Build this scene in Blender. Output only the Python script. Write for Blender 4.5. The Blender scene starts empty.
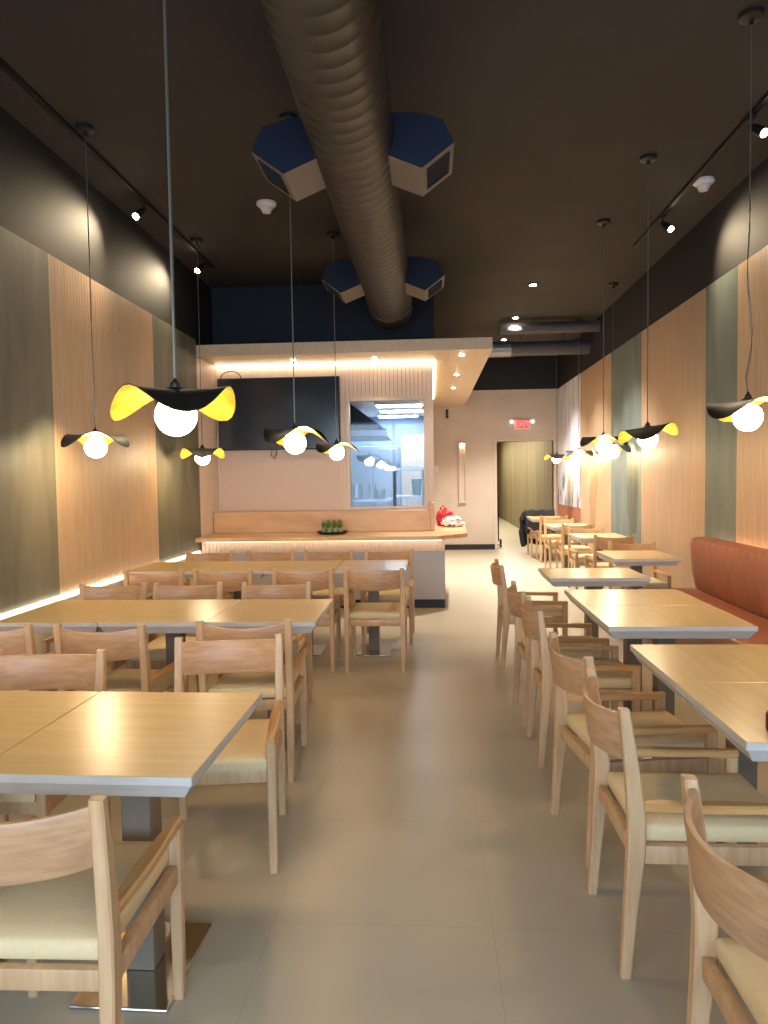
import bpy, bmesh, math, random
from mathutils import Vector, Matrix, noise as mnoise
random.seed(7)
S = bpy.context.scene
C = S.collection
PI = math.pi

# ------------------------------------------------------------------ helpers
def lin(c):
    c /= 255.0
    return c / 12.92 if c <= 0.04045 else ((c + 0.055) / 1.055) ** 2.4

def rgb(r, g, b):
    return (lin(r), lin(g), lin(b), 1.0)

def link_obj(name, data, parent=None):
    o = bpy.data.objects.new(name, data)
    C.objects.link(o)
    if parent is not None:
        o.parent = parent
    return o

def obj(name, bm, mats, parent=None, smooth=False, loc=None):
    bmesh.ops.recalc_face_normals(bm, faces=bm.faces[:]) if not getattr(bm, 'keep', False) else None
    me = bpy.data.meshes.new(name)
    if smooth:
        for f in bm.faces:
            f.smooth = True
    bm.to_mesh(me)
    bm.free()
    if not isinstance(mats, (list, tuple)):
        mats = [mats]
    for m in mats:
        me.materials.append(m)
    if smooth:
        try:
            me.set_sharp_from_angle(angle=math.radians(40))
        except Exception:
            pass
    o = link_obj(name, me, parent)
    if loc:
        o.location = loc
    return o

def tag(o, label, cat, group=None):
    o['label'] = label
    o['category'] = cat
    if group:
        o['group'] = group
    return o

def thing(name, label, cat, loc=(0, 0, 0), rz=0.0, group=None):
    o = link_obj(name, None)
    o.empty_display_size = 0.1
    o.location = loc
    o.rotation_euler = (0, 0, rz)
    return tag(o, label, cat, group)

def struct(name, bm, mats, parent=None, smooth=False):
    o = obj(name, bm, mats, parent, smooth)
    o['kind'] = 'structure'
    return o

def dup(root, loc, rz, label, group=None):
    r = root.copy()
    C.objects.link(r)
    r.location = loc
    r.rotation_euler = (0, 0, rz)
    r['label'] = label
    if group:
        r['group'] = group
    for ch in list(root.children):
        c = ch.copy()
        C.objects.link(c)
        c.parent = r
        for g in list(ch.children):
            d = g.copy()
            C.objects.link(d)
            d.parent = c
    return r

def box(bm, x0, x1, y0, y1, z0, z1, bev=0.0, seg=2, mi=0):
    vs = [bm.verts.new((x, y, z)) for z in (z0, z1) for (x, y) in ((x0, y0), (x1, y0), (x1, y1), (x0, y1))]
    fs = []
    for idx in ((3, 2, 1, 0), (4, 5, 6, 7), (0, 1, 5, 4), (1, 2, 6, 5), (2, 3, 7, 6), (3, 0, 4, 7)):
        f = bm.faces.new([vs[i] for i in idx])
        f.material_index = mi
        fs.append(f)
    if bev > 0:
        es = list({e for f in fs for e in f.edges})
        bmesh.ops.bevel(bm, geom=es, offset=bev, segments=seg, profile=0.5, affect='EDGES')
    return bm

def B(*a, **k):
    return box(bmesh.new(), *a, **k)

def loft(bm, rings, cap=True, mi=0, closed=True):
    """rings: lists of points with equal counts"""
    vr = [[bm.verts.new(p) for p in r] for r in rings]
    n = len(vr[0])
    for a, b in zip(vr, vr[1:]):
        rng = range(n) if closed else range(n - 1)
        for i in rng:
            j = (i + 1) % n
            f = bm.faces.new((a[i], a[j], b[j], b[i]))
            f.material_index = mi
    if cap and closed:
        for r, rev in ((vr[0], True), (vr[-1], False)):
            f = bm.faces.new(list(reversed(r)) if rev else r)
            f.material_index = mi
    return vr

def rect(cx, cy, z, wx, wy, ch=0.0):
    hx, hy = wx / 2, wy / 2
    if ch <= 0:
        return [(cx - hx, cy - hy, z), (cx + hx, cy - hy, z), (cx + hx, cy + hy, z), (cx - hx, cy + hy, z)]
    return [(cx - hx + ch, cy - hy, z), (cx + hx - ch, cy - hy, z), (cx + hx, cy - hy + ch, z), (cx + hx, cy + hy - ch, z),
            (cx + hx - ch, cy + hy, z), (cx - hx + ch, cy + hy, z), (cx - hx, cy + hy - ch, z), (cx - hx, cy - hy + ch, z)]

def tube(bm, pts, r, n=8, mi=0):
    rings = []
    for i, p in enumerate(pts):
        p = Vector(p)
        a = Vector(pts[max(0, i - 1)])
        b = Vector(pts[min(len(pts) - 1, i + 1)])
        t = (b - a).normalized()
        u = t.cross(Vector((0, 0, 1)))
        if u.length < 1e-3:
            u = Vector((1, 0, 0))
        u.normalize()
        w = t.cross(u).normalized()
        rr = r[i] if isinstance(r, (list, tuple)) else r
        rings.append([p + (u * math.cos(2 * PI * k / n) + w * math.sin(2 * PI * k / n)) * rr for k in range(n)])
    loft(bm, rings, mi=mi)
    return bm

def lathe(bm, prof, n=24, c=(0, 0, 0), mi=0, cap=True):
    rings = [[(c[0] + r * math.cos(2 * PI * k / n), c[1] + r * math.sin(2 * PI * k / n), c[2] + z) for k in range(n)] for (r, z) in prof]
    loft(bm, rings, mi=mi, cap=cap)
    return bm

def sphere(bm, c, r, u=24, v=16):
    bmesh.ops.create_uvsphere(bm, u_segments=u, v_segments=v, radius=r, matrix=Matrix.Translation(c))
    return bm

# ------------------------------------------------------------------ materials
def mat(name, color, rough=0.5, metal=0.0, spec=0.5, emit=None, es=0.0, coat=0.0):
    m = bpy.data.materials.new(name)
    m.use_nodes = True
    p = m.node_tree.nodes['Principled BSDF']
    p.inputs['Base Color'].default_value = color
    p.inputs['Roughness'].default_value = rough
    p.inputs['Metallic'].default_value = metal
    p.inputs['Specular IOR Level'].default_value = spec
    if coat:
        p.inputs['Coat Weight'].default_value = coat
    if emit:
        p.inputs['Emission Color'].default_value = emit
        p.inputs['Emission Strength'].default_value = es
    return m

def nodes(m):
    return m.node_tree.nodes, m.node_tree.links, m.node_tree.nodes['Principled BSDF']

def mottle(m, c1, c2, scale=(1, 1, 1), nscale=4.0, detail=4.0, rnd=False, bump=0.0, bscale=None, lo=0.35, hi=0.65, dist=0.0):
    N, L, p = nodes(m)
    tc = N.new('ShaderNodeTexCoord')
    mp = N.new('ShaderNodeMapping')
    mp.inputs['Scale'].default_value = scale
    L.new(tc.outputs['Object'], mp.inputs['Vector'])
    if rnd:
        oi = N.new('ShaderNodeObjectInfo')
        mu = N.new('ShaderNodeMath'); mu.operation = 'MULTIPLY'; mu.inputs[1].default_value = 20.0
        L.new(oi.outputs['Random'], mu.inputs[0])
        cb = N.new('ShaderNodeCombineXYZ')
        for i in range(3):
            L.new(mu.outputs[0], cb.inputs[i])
        L.new(cb.outputs[0], mp.inputs['Location'])
    nz = N.new('ShaderNodeTexNoise')
    nz.inputs['Scale'].default_value = nscale
    nz.inputs['Detail'].default_value = detail
    nz.inputs['Distortion'].default_value = dist
    L.new(mp.outputs['Vector'], nz.inputs['Vector'])
    cr = N.new('ShaderNodeValToRGB')
    cr.color_ramp.elements[0].position = lo
    cr.color_ramp.elements[0].color = c1
    cr.color_ramp.elements[1].position = hi
    cr.color_ramp.elements[1].color = c2
    L.new(nz.outputs['Fac'], cr.inputs['Fac'])
    L.new(cr.outputs['Color'], p.inputs['Base Color'])
    if bump:
        bp = N.new('ShaderNodeBump')
        bp.inputs['Strength'].default_value = bump
        bp.inputs['Distance'].default_value = 0.01
        L.new(nz.outputs['Fac'], bp.inputs['Height'])
        L.new(bp.outputs['Normal'], p.inputs['Normal'])
    return m

def emitter(name, color, strength):
    m = bpy.data.materials.new(name)
    m.use_nodes = True
    N, L = m.node_tree.nodes, m.node_tree.links
    N.clear()
    e = N.new('ShaderNodeEmission')
    e.inputs['Color'].default_value = color
    e.inputs['Strength'].default_value = strength
    out = N.new('ShaderNodeOutputMaterial')
    L.new(e.outputs[0], out.inputs[0])
    return m

def thin_glass(name, tint=(1, 1, 1, 1), refl=0.06):
    m = bpy.data.materials.new(name)
    m.use_nodes = True
    N, L = m.node_tree.nodes, m.node_tree.links
    N.clear()
    t = N.new('ShaderNodeBsdfTransparent'); t.inputs[0].default_value = tint
    g = N.new('ShaderNodeBsdfGlossy'); g.inputs['Roughness'].default_value = 0.02
    fr = N.new('ShaderNodeFresnel'); fr.inputs['IOR'].default_value = 1.45
    mx = N.new('ShaderNodeMixShader')
    out = N.new('ShaderNodeOutputMaterial')
    L.new(fr.outputs[0], mx.inputs[0]); L.new(t.outputs[0], mx.inputs[1]); L.new(g.outputs[0], mx.inputs[2])
    L.new(mx.outputs[0], out.inputs[0])
    return m

M = {}
M['oak'] = mottle(mat('oak', rgb(196, 160, 112), 0.42), rgb(186, 148, 108), rgb(202, 166, 124), (14, 14, 1.6), 3.0, 5, rnd=True, bump=0.03)
M['oak_back'] = mottle(mat('oak_back', rgb(190, 150, 100), 0.4), rgb(172, 130, 92), rgb(190, 150, 110), (1.6, 10, 22), 3.0, 5, rnd=True, bump=0.03)
M['oak_arm'] = mottle(mat('oak_arm', rgb(190, 150, 100), 0.38), rgb(186, 136, 80), rgb(202, 156, 98), (14, 1.6, 14), 3.0, 5, rnd=True, bump=0.05)
M['tabletop'] = mottle(mat('tabletop', rgb(190, 160, 104), 0.27), rgb(194, 164, 110), rgb(202, 173, 119), (1.2, 16, 4), 2.2, 6, rnd=True)
M['table_edge'] = mottle(mat('table_edge', rgb(190, 170, 140), 0.45), rgb(186, 180, 172), rgb(196, 190, 182), (3, 3, 20), 3.0, 4)
M['cushion'] = mottle(mat('cushion', rgb(190, 178, 150), 0.7), rgb(214, 190, 144), rgb(218, 195, 150), (1, 1, 1), 60, 3, bump=0.04)
M['steel'] = mat('steel', rgb(200, 196, 188), 0.12, 1.0)
M['pole'] = mat('pole', rgb(120, 108, 92), 0.5, 0.0, 0.3)
M['black'] = mat('black', rgb(28, 26, 25), 0.45)
M['black_matte'] = mat('black_matte', rgb(16, 16, 18), 0.8)
M['shade_black'] = mat('shade_black', rgb(30, 27, 22), 0.45)
M['cord'] = mat('cord_grey', rgb(120, 112, 100), 0.35, 0.5)
M['gold'] = mottle(mat('gold', rgb(226, 170, 60), 0.35, 0.6), rgb(214, 152, 40), rgb(240, 190, 80), (1, 1, 1), 25, 3)
M['white_plastic'] = mat('white_plastic', rgb(226, 222, 214), 0.4)
M['ceiling'] = mottle(mat('ceiling', rgb(66, 58, 50), 0.8), rgb(56, 50, 43), rgb(62, 56, 48), (1, 1, 1), 1.5, 3)
M['upper_wall'] = mat('upper_wall', rgb(26, 25, 27), 0.7)
M['green'] = mottle(mat('green_plaster', rgb(104, 104, 88), 0.6), rgb(92, 91, 78), rgb(114, 112, 96), (2.5, 2.5, 0.6), 2.0, 6, bump=0.08)
M['green_r'] = mottle(mat('grey_green_plaster', rgb(104, 112, 104), 0.6), rgb(96, 108, 104), rgb(114, 124, 116), (2.5, 2.5, 0.6), 2.0, 6, bump=0.08)
M['wood_wall'] = mottle(mat('wood_wall', rgb(196, 148, 100), 0.5), rgb(182, 152, 120), rgb(190, 160, 128), (8, 8, 0.7), 2.0, 5)
M['bar_wood'] = mottle(mat('bar_wood', rgb(208, 172, 136), 0.5), rgb(208, 186, 168), rgb(214, 193, 176), (8, 8, 0.7), 2.0, 5)
M['counter_wood'] = mottle(mat('counter_wood', rgb(206, 164, 118), 0.35), rgb(196, 152, 108), rgb(212, 172, 128), (1.2, 14, 4), 2.0, 5)
M['canopy'] = mottle(mat('canopy_wood', rgb(206, 174, 128), 0.35), rgb(210, 184, 148), rgb(216, 192, 158), (10, 1, 4), 2.0, 4)
M['beige'] = mottle(mat('beige_paint', rgb(208, 186, 164), 0.7), rgb(200, 182, 166), rgb(206, 190, 174), (1, 1, 1), 2, 3)
M['wall_smooth'] = mat('smooth_panel', rgb(206, 182, 166), 0.6)
M['pale_panel'] = mat('pale_panel', rgb(168, 168, 174), 0.5)
M['leather'] = mottle(mat('leather', rgb(186, 96, 56), 0.45), rgb(150, 90, 66), rgb(162, 100, 74), (1, 1, 1), 9, 4, bump=0.03)
M['duct'] = mottle(mat('duct_paint', rgb(96, 84, 70), 0.45, 0.35), rgb(58, 51, 44), rgb(66, 59, 51), (1, 1, 1), 3, 3)
M['box_daylit'] = mat('box_daylit', rgb(31, 38, 52), 0.7, spec=0.2)  # end faces of the duct boxes, blue daylight put into the colour
M['box_grey'] = mat('box_grey', rgb(120, 110, 98), 0.6)  # other faces of the same boxes, warm room light put into the grey
M['grille'] = mat('grille', rgb(22, 22, 22), 0.7)
M['kitchen_steel'] = mat('kitchen_steel', rgb(150, 164, 184), 0.38, 0.7)
M['kitchen_wall'] = mat('kitchen_wall', rgb(112, 132, 166), 0.5)
M['hood'] = mat('hood_steel', rgb(52, 58, 66), 0.6, 0.0)
M['screen'] = mat('tv_screen', rgb(34, 37, 43), 0.16, 0.0, 0.8)  # base lightened and blued to stand for the storefront's reflection
M['teal'] = mat('teal_plastic', rgb(40, 110, 104), 0.4)
M['coat'] = mottle(mat('coat_cloth', rgb(22, 22, 26), 0.7), rgb(16, 16, 20), rgb(30, 30, 36), (1, 1, 1), 10, 3)
M['red_bag'] = mat('red_bag', rgb(190, 26, 36), 0.45)
M['curtain'] = mottle(mat('corridor_green', rgb(124, 112, 74), 0.75), rgb(104, 94, 62), rgb(124, 113, 78), (3, 3, 0.2), 1.5, 3)
M['terracotta'] = mat('terracotta_panel', rgb(170, 108, 76), 0.6)
M['glass'] = thin_glass('window_glass', (0.93, 0.97, 1.0, 1))
M['led_warm'] = emitter('led_warm', (1.0, 0.77, 0.52, 1), 10)
M['led_counter'] = emitter('led_counter', (1.0, 0.76, 0.50, 1), 4.5)
M['led_white'] = emitter('led_white', (1.0, 0.86, 0.66, 1), 9)
M['led_bench'] = emitter('led_bench', (1.0, 0.70, 0.45, 1), 12)
M['bulb'] = emitter('bulb_glow', (1.0, 0.80, 0.50, 1), 56)
M['lens'] = emitter('spot_lens', (1.0, 0.86, 0.62, 1), 40)
M['kitchen_light'] = emitter('kitchen_tube', (0.78, 0.9, 1.0, 1), 24)
M['niche_lens'] = emitter('niche_lens', (1.0, 0.6, 0.3, 1), 110)
M['exit_red'] = mat('exit_red', rgb(230, 60, 60), 0.4, emit=(1.0, 0.45, 0.42, 1), es=0.7)
M['exit_face'] = mat('exit_face', rgb(200, 60, 56), 0.4, emit=(1.0, 0.08, 0.08, 1), es=0.6)
M['exit_lamp'] = mat('exit_lamp', rgb(235, 235, 235), 0.3, emit=(0.95, 0.97, 1, 1), es=0.5)
M['plant'] = mottle(mat('leaf_green', rgb(92, 120, 62), 0.5), rgb(70, 100, 50), rgb(120, 146, 84), (1, 1, 1), 30, 3)
M['pot'] = mat('pot_glass', rgb(150, 160, 120), 0.3)

def floor_material():
    m = mat('floor_tile', rgb(140, 134, 122), 0.36)
    N, L, p = nodes(m)
    tc = N.new('ShaderNodeTexCoord')
    mp = N.new('ShaderNodeMapping')
    mp.inputs['Location'].default_value = (0.55, 0.62, 0)
    L.new(tc.outputs['Object'], mp.inputs['Vector'])
    br = N.new('ShaderNodeTexBrick')
    br.offset = 0.0
    br.inputs['Scale'].default_value = 1.0
    br.inputs['Brick Width'].default_value = 0.74
    br.inputs['Row Height'].default_value = 0.74
    br.inputs['Mortar Size'].default_value = 0.002
    br.inputs['Mortar Smooth'].default_value = 0.3
    br.inputs['Color1'].default_value = rgb(172, 162, 140)
    br.inputs['Color2'].default_value = rgb(170, 160, 138)
    br.inputs['Mortar'].default_value = rgb(160, 150, 129)
    L.new(mp.outputs[0], br.inputs['Vector'])
    nz = N.new('ShaderNodeTexNoise'); nz.inputs['Scale'].default_value = 2.2; nz.inputs['Detail'].default_value = 6
    L.new(tc.outputs['Object'], nz.inputs['Vector'])
    mx = N.new('ShaderNodeMix'); mx.data_type = 'RGBA'; mx.blend_type = 'OVERLAY'
    mx.inputs[0].default_value = 0.25
    L.new(br.outputs['Color'], mx.inputs[6]); L.new(nz.outputs['Color'], mx.inputs[7])
    hs = N.new('ShaderNodeHueSaturation'); hs.inputs['Saturation'].default_value = 1.0
    L.new(br.outputs['Color'], hs.inputs['Color'])
    L.new(hs.outputs[0], p.inputs['Base Color'])
    rr = N.new('ShaderNodeMapRange'); rr.inputs[3].default_value = 0.3; rr.inputs[4].default_value = 0.46
    L.new(nz.outputs['Fac'], rr.inputs[0]); L.new(rr.outputs[0], p.inputs['Roughness'])
    return m
M['floor'] = floor_material()

def mural_material():
    m = mat('mural_print', rgb(190, 186, 184), 0.6)
    N, L, p = nodes(m)
    tc = N.new('ShaderNodeTexCoord')
    mp = N.new('ShaderNodeMapping'); mp.inputs['Scale'].default_value = (1, 1.6, 0.55)
    L.new(tc.outputs['Object'], mp.inputs['Vector'])
    nz = N.new('ShaderNodeTexNoise'); nz.inputs['Scale'].default_value = 1.9; nz.inputs['Detail'].default_value = 7; nz.inputs['Distortion'].default_value = 1.2
    L.new(mp.outputs[0], nz.inputs['Vector'])
    cr = N.new('ShaderNodeValToRGB')
    e = cr.color_ramp.elements
    e[0].position = 0.33; e[0].color = rgb(74, 74, 82)
    e[1].position = 0.44; e[1].color = rgb(186, 186, 198)
    e2 = e.new(0.7); e2.color = rgb(222, 222, 232)
    sx = N.new('ShaderNodeSeparateXYZ'); L.new(tc.outputs['Object'], sx.inputs[0])
    mr = N.new('ShaderNodeMapRange'); mr.inputs[1].default_value = 1.0; mr.inputs[2].default_value = 2.6; mr.inputs[3].default_value = -0.06; mr.inputs[4].default_value = 0.14
    L.new(sx.outputs['Z'], mr.inputs[0])
    ad = N.new('ShaderNodeMath'); ad.operation = 'ADD'
    L.new(nz.outputs['Fac'], ad.inputs[0]); L.new(mr.outputs[0], ad.inputs[1])
    L.new(ad.outputs[0], cr.inputs[0]); L.new(cr.outputs[0], p.inputs['Base Color'])
    return m
M['mural'] = mural_material()

def bag_material():
    m = mat('patterned_bag', rgb(225, 215, 205), 0.6)
    N, L, p = nodes(m)
    v = N.new('ShaderNodeTexVoronoi'); v.inputs['Scale'].default_value = 16
    tc = N.new('ShaderNodeTexCoord'); L.new(tc.outputs['Object'], v.inputs['Vector'])
    cr = N.new('ShaderNodeValToRGB')
    e = cr.color_ramp.elements
    e[0].position = 0.25; e[0].color = rgb(128, 108, 86)
    e[1].position = 0.4; e[1].color = rgb(232, 224, 216)
    L.new(v.outputs['Distance'], cr.inputs[0]); L.new(cr.outputs[0], p.inputs['Base Color'])
    return m
M['bag'] = bag_material()

# ------------------------------------------------------------------ room dimensions
XL, XR = -2.70, 2.60
YF, YB = -1.30, 14.80
ZC = 3.90
ZPL, ZPR = 3.12, 3.22      # tops of the wall panelling
YK = 9.00                  # wall behind the bar

def ribs(bm, axis, a0, a1, base, out, z0, z1, pitch, gap):
    """a fluted board running along axis ('x' or 'y'): flat slats with narrow grooves, back at base, slat face at out"""
    n = max(1, int(round((a1 - a0) / pitch)))
    p = (a1 - a0) / n
    g = out + (0.006 if base > out else -0.006)
    pts = [(a0, base)]
    for i in range(n):
        s = a0 + i * p
        pts += [(s, g), (s + gap * 0.3, out), (s + p - gap * 0.7, out), (s + p - gap * 0.45, g)]
    pts += [(a1, g), (a1, base)]
    # drop repeated points
    q = []
    for t in pts:
        if not q or (abs(q[-1][0] - t[0]) > 1e-6 or abs(q[-1][1] - t[1]) > 1e-6):
            q.append(t)
    conv = (lambda t, z: (t[0], t[1], z)) if axis == 'x' else (lambda t, z: (t[1], t[0], z))
    lo = [bm.verts.new(conv(t, z0)) for t in q]
    hi = [bm.verts.new(conv(t, z1)) for t in q]
    for i in range(len(q) - 1):
        bm.faces.new((lo[i], lo[i + 1], hi[i + 1], hi[i]))
    bm.faces.new(hi); bm.faces.new(list(reversed(lo)))
    return bm

# floor, ceiling, walls
struct('floor', B(XL - 0.1, XR + 0.1, YF - 0.2, 30.0, -0.1, 0.0), M['floor'])
struct('ceiling', B(XL - 0.1, XR + 0.1, YF - 0.1, YB + 0.1, ZC, ZC + 0.1), M['ceiling'])
struct('wall_left', B(XL - 0.1, XL, YF - 0.1, YK + 0.15, 0, ZC), M['upper_wall'])
struct('wall_right', B(XR, XR + 0.1, YF - 0.1, YB + 0.1, 0, ZC), M['upper_wall'])
# panelling on the left wall
k = 1
def panel(axis, side, a0, a1, z0, z1, m, ribbed):
    bm = bmesh.new()
    t = 0.022
    base, out = (XL, XL + t) if side == 'L' else (XR, XR - t)
    if ribbed:
        ribs(bm, 'y', a0, a1, base, out, z0, z1, 0.045, 0.006)
    else:
        box(bm, min(base, out), max(base, out), a0, a1, z0, z1)
    global k
    o = struct('trim_%d' % k, bm, m)
    k += 1
    return o
LEDZ = 0.685
panel('y', 'L', YF, 5.01, LEDZ, ZPL, M['green'], False)
panel('y', 'L', 5.01, 6.93, LEDZ, ZPL, M['wood_wall'], True)
panel('y', 'L', 6.93, 8.24, LEDZ, ZPL, M['green'], False)
panel('y', 'L', 8.24, YK, 0.0, 2.93, M['bar_wood'], True)
# right wall
panel('y', 'R', YF, 0.4, 0, ZPR, M['wood_wall'], True)
panel('y', 'R', 0.4, 1.1, 0, ZPR, M['green_r'], False)
panel('y', 'R', 1.1, 3.4, 0, ZPR, M['wood_wall'], True)
panel('y', 'R', 3.4, 4.1, 0, ZPR, M['green_r'], False)
panel('y', 'R', 4.1, 6.26, 0, ZPR, M['wood_wall'], True)
panel('y', 'R', 6.26, 6.95, 0, ZPR, M['green_r'], False)
panel('y', 'R', 6.95, 9.0, 0, ZPR, M['wood_wall'], True)
panel('y', 'R', 9.0, 10.47, 0, ZPR, M['green_r'], False)
panel('y', 'R', 10.47, 12.56, 0, ZPR, M['wood_wall'], True)
panel('y', 'R', 12.56, YB, 0, 0.92, M['terracotta'], False)
# mural (flat print fixed to the wall)
o = obj('wall_mural', B(XR - 0.03, XR, 12.56, YB - 0.02, 0.92, ZPR), M['mural'])
tag(o, 'grey and white abstract mural print high on the far right wall', 'mural')

# back wall with doorway, black band above
bm = bmesh.new()
DX0, DX1, DZ = 1.36, 2.50, 2.20
box(bm, 0.0, DX0, YB, YB + 0.15, 0, 3.24)
box(bm, DX1, XR, YB, YB + 0.15, 0, 3.24)
box(bm, DX0, DX1, YB, YB + 0.15, DZ, 3.24)
struct('wall_back', bm, M['beige'])
struct('wall_back_upper', B(XL, XR, YB + 0.0, YB + 0.15, 3.24, ZC), M['upper_wall'])
bm = bmesh.new()
box(bm, DX0 - 0.05, DX0, YB - 0.02, YB + 0.16, 0, DZ + 0.05, 0.004)
box(bm, DX1, DX1 + 0.05, YB - 0.02, YB + 0.16, 0, DZ + 0.05, 0.004)
box(bm, DX0, DX1, YB - 0.02, YB + 0.16, DZ, DZ + 0.05, 0.004)
struct('door_1', bm, M['bar_wood'])
struct('baseboard_back', B(0.07, DX0 - 0.05, YB - 0.015, YB, 0, 0.11, 0.003), M['black'])
# corridor beyond the doorway
bm = bmesh.new()
ribs(bm, 'y', YB + 0.16, 29.8, 2.62, 2.50, 0, 2.7, 0.95, 0.36)
struct('wall_corridor_right', bm, M['curtain'])
struct('wall_corridor_left', B(0.9, 1.0, YB + 0.15, 29.8, 0, 2.7), M['beige'])
struct('wall_corridor_end', B(0.9, 2.7, 29.8, 29.9, 0, 2.7), M['curtain'])
struct('ceiling_corridor', B(0.9, 2.7, YB + 0.15, 29.9, 2.7, 2.8), M['beige'])

# storefront behind the camera
bm = bmesh.new()
box(bm, XL, XR, YF - 0.1, YF, 0, 0.3)
box(bm, XL, XR, YF - 0.1, YF, 3.0, ZC)
for x in (XL, -1.0, 0.75, XR - 0.08):
    box(bm, x, x + 0.08, YF - 0.1, YF, 0.3, 3.0)
struct('wall_front', bm, M['black'])
struct('window_2', B(XL, XR, YF - 0.06, YF - 0.05, 0.3, 3.0), M['glass'])
struct('ground', B(-14, 14, -16, YF - 0.21, -0.12, -0.02), mat('pavement', rgb(150, 148, 144), 0.8))

# ------------------------------------------------------------------ bar wall, kitchen opening
WX0, WX1, WZ0, WZ1 = -1.00, -0.07, 1.14, 2.46
KX1 = 0.05
bm = bmesh.new()
ribs(bm, 'x', XL, WX0 - 0.04, YK + 0.1, YK, 0, ZC, 0.05, 0.006)
ribs(bm, 'x', WX0 - 0.04, WX1 + 0.04, YK + 0.1, YK, WZ1 + 0.04, ZC, 0.05, 0.006)
box(bm, WX0 - 0.04, WX1 + 0.04, YK, YK + 0.1, 0, WZ0 - 0.03)
box(bm, WX1 + 0.04, KX1, YK, YK + 0.1, 0, ZC)
struct('wall_bar', bm, M['bar_wood'])
struct('wall_bar_upper', B(XL, KX1 + 0.02, YK - 0.03, YK, 3.06, ZC), mat('navy_black', rgb(20, 24, 34), 0.7))
struct('trim_31', B(-2.64, -1.13, YK - 0.012, YK, 1.105, 1.86, 0.003), M['wall_smooth'])
bm = bmesh.new()
for a in ((WX0 - 0.04, WX0, WZ0 - 0.03, WZ1 + 0.04), (WX1, WX1 + 0.04, WZ0 - 0.03, WZ1 + 0.04)):
    box(bm, a[0], a[1], YK - 0.012, YK + 0.12, a[2], a[3])
box(bm, WX0, WX1, YK - 0.012, YK + 0.12, WZ1, WZ1 + 0.04)
box(bm, WX0, WX1, YK - 0.012, YK + 0.12, WZ0 - 0.03, WZ0)
w = struct('window_1', bm, M['bar_wood'])
g = obj('pane', B(WX0, WX1, YK + 0.05, YK + 0.056, WZ0, WZ1), M['glass'], w)
# kitchen shell
struct('wall_kitchen_side', B(-0.02, KX1, YK + 0.1, YB, 0, ZC), M['beige'])
struct('wall_kitchen_back', B(XL, -0.02, 13.3, 13.4, 0, 3.0), M['kitchen_wall'])
struct('wall_kitchen_left', B(XL - 0.1, XL, YK + 0.15, 13.4, 0, 3.0), M['kitchen_wall'])
struct('ceiling_kitchen', B(XL, -0.02, YK + 0.1, 13.3, 2.62, 2.66), M['white_plastic'])
bm = bmesh.new()
ribs(bm, 'x', -0.47, -0.02, 12.02, 11.96, 0, 2.2, 0.06, 0.01)
struct('wall_kitchen_partition', bm, M['bar_wood'])

# ------------------------------------------------------------------ canopy over the bar
CZ0, CZ1 = 2.93, 3.06
CX1 = 0.72
cn = thing('bar_canopy', 'wide pale wooden ceiling canopy with glowing strips hanging over the bar and passage', 'canopy', (0, 8.24, CZ0))
def lb(x0, x1, y0, y1, z0, z1, bev=0.0):
    return B(x0, x1, y0 - 8.24, y1 - 8.24, z0 - CZ0, z1 - CZ0, bev=bev)
bm = lb(XL, CX1, 8.24, YK - 0.03, CZ0, CZ1, 0)
box(bm, KX1 + 0.0, CX1, YK - 0.03 - 8.24, YB - 0.0 - 8.24, 0, CZ1 - CZ0)
obj('soffit', bm, M['canopy'], cn)
bm = lb(XL + 0.03, KX1 - 0.01, YK - 0.055, YK - 0.035, CZ0 - 0.022, CZ0)
obj('led_strip', bm, M['led_warm'], cn)
bm = lb(KX1 + 0.005, KX1 + 0.035, YK - 0.05, 13.2, CZ0 - 0.022, CZ0)
obj('led_strip', bm, M['led_warm'], cn)
for (x, y) in ((-1.62, 8.62), (-0.64, 8.62), (0.39, 8.6), (0.39, 10.2), (0.39, 11.7)):
    bm = bmesh.new()
    lathe(bm, [(0.045, -0.006), (0.045, 0.0)], 16, (x, y - 8.24, 0))
    d = obj('downlight', bm, M['white_plastic'], cn)
    bm = bmesh.new()
    lathe(bm, [(0.028, -0.012), (0.028, -0.007)], 14, (x, y - 8.24, 0))
    obj('lens', bm, M['lens'], d)

# ------------------------------------------------------------------ bar counter
bc = thing('bar_counter', 'long pale wood bar counter with chamfered end and glowing fluted front', 'bar', (0, 8.2, 0))
CT = 0.845
poly = [(-2.66, 7.98), (0.08, 7.98), (0.42, 8.33), (0.46, 9.75), (0.06, 9.75), (0.06, 8.86), (-2.66, 8.86)]
bm = bmesh.new()
lo = [bm.verts.new((x, y - 8.2, CT - 0.045)) for x, y in poly]
hi = [bm.verts.new((x, y - 8.2, CT)) for x, y in poly]
for i in range(7):
    bm.faces.new((lo[i], lo[(i + 1) % 7], hi[(i + 1) % 7], hi[i]))
bm.faces.new(hi); bm.faces.new(list(reversed(lo)))
obj('countertop', bm, M['counter_wood'], bc)
bm = bmesh.new()
ribs(bm, 'x', XL + 0.04, 0.16, 0.03, 0.0, 0.655, CT - 0.05, 0.045, 0.009)
obj('fluted_band', bm, M['bar_wood'], bc)
obj('front_panel', B(XL + 0.04, 0.16, 0.005, 0.6, 0.1, 0.655, 0.003), M['pale_panel'], bc)
obj('wing_panel', B(0.061, 0.16, 0.605, 1.5, 0.0, CT - 0.0455, 0.003), M['pale_panel'], bc)
obj('toe_kick', B(XL + 0.05, 0.155, 0.02, 0.55, 0, 0.1), M['black'], bc)
obj('led_strip', B(XL + 0.1, 0.12, -0.055, -0.035, CT - 0.062, CT - 0.046), M['led_counter'], bc)
bm = bmesh.new()
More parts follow.
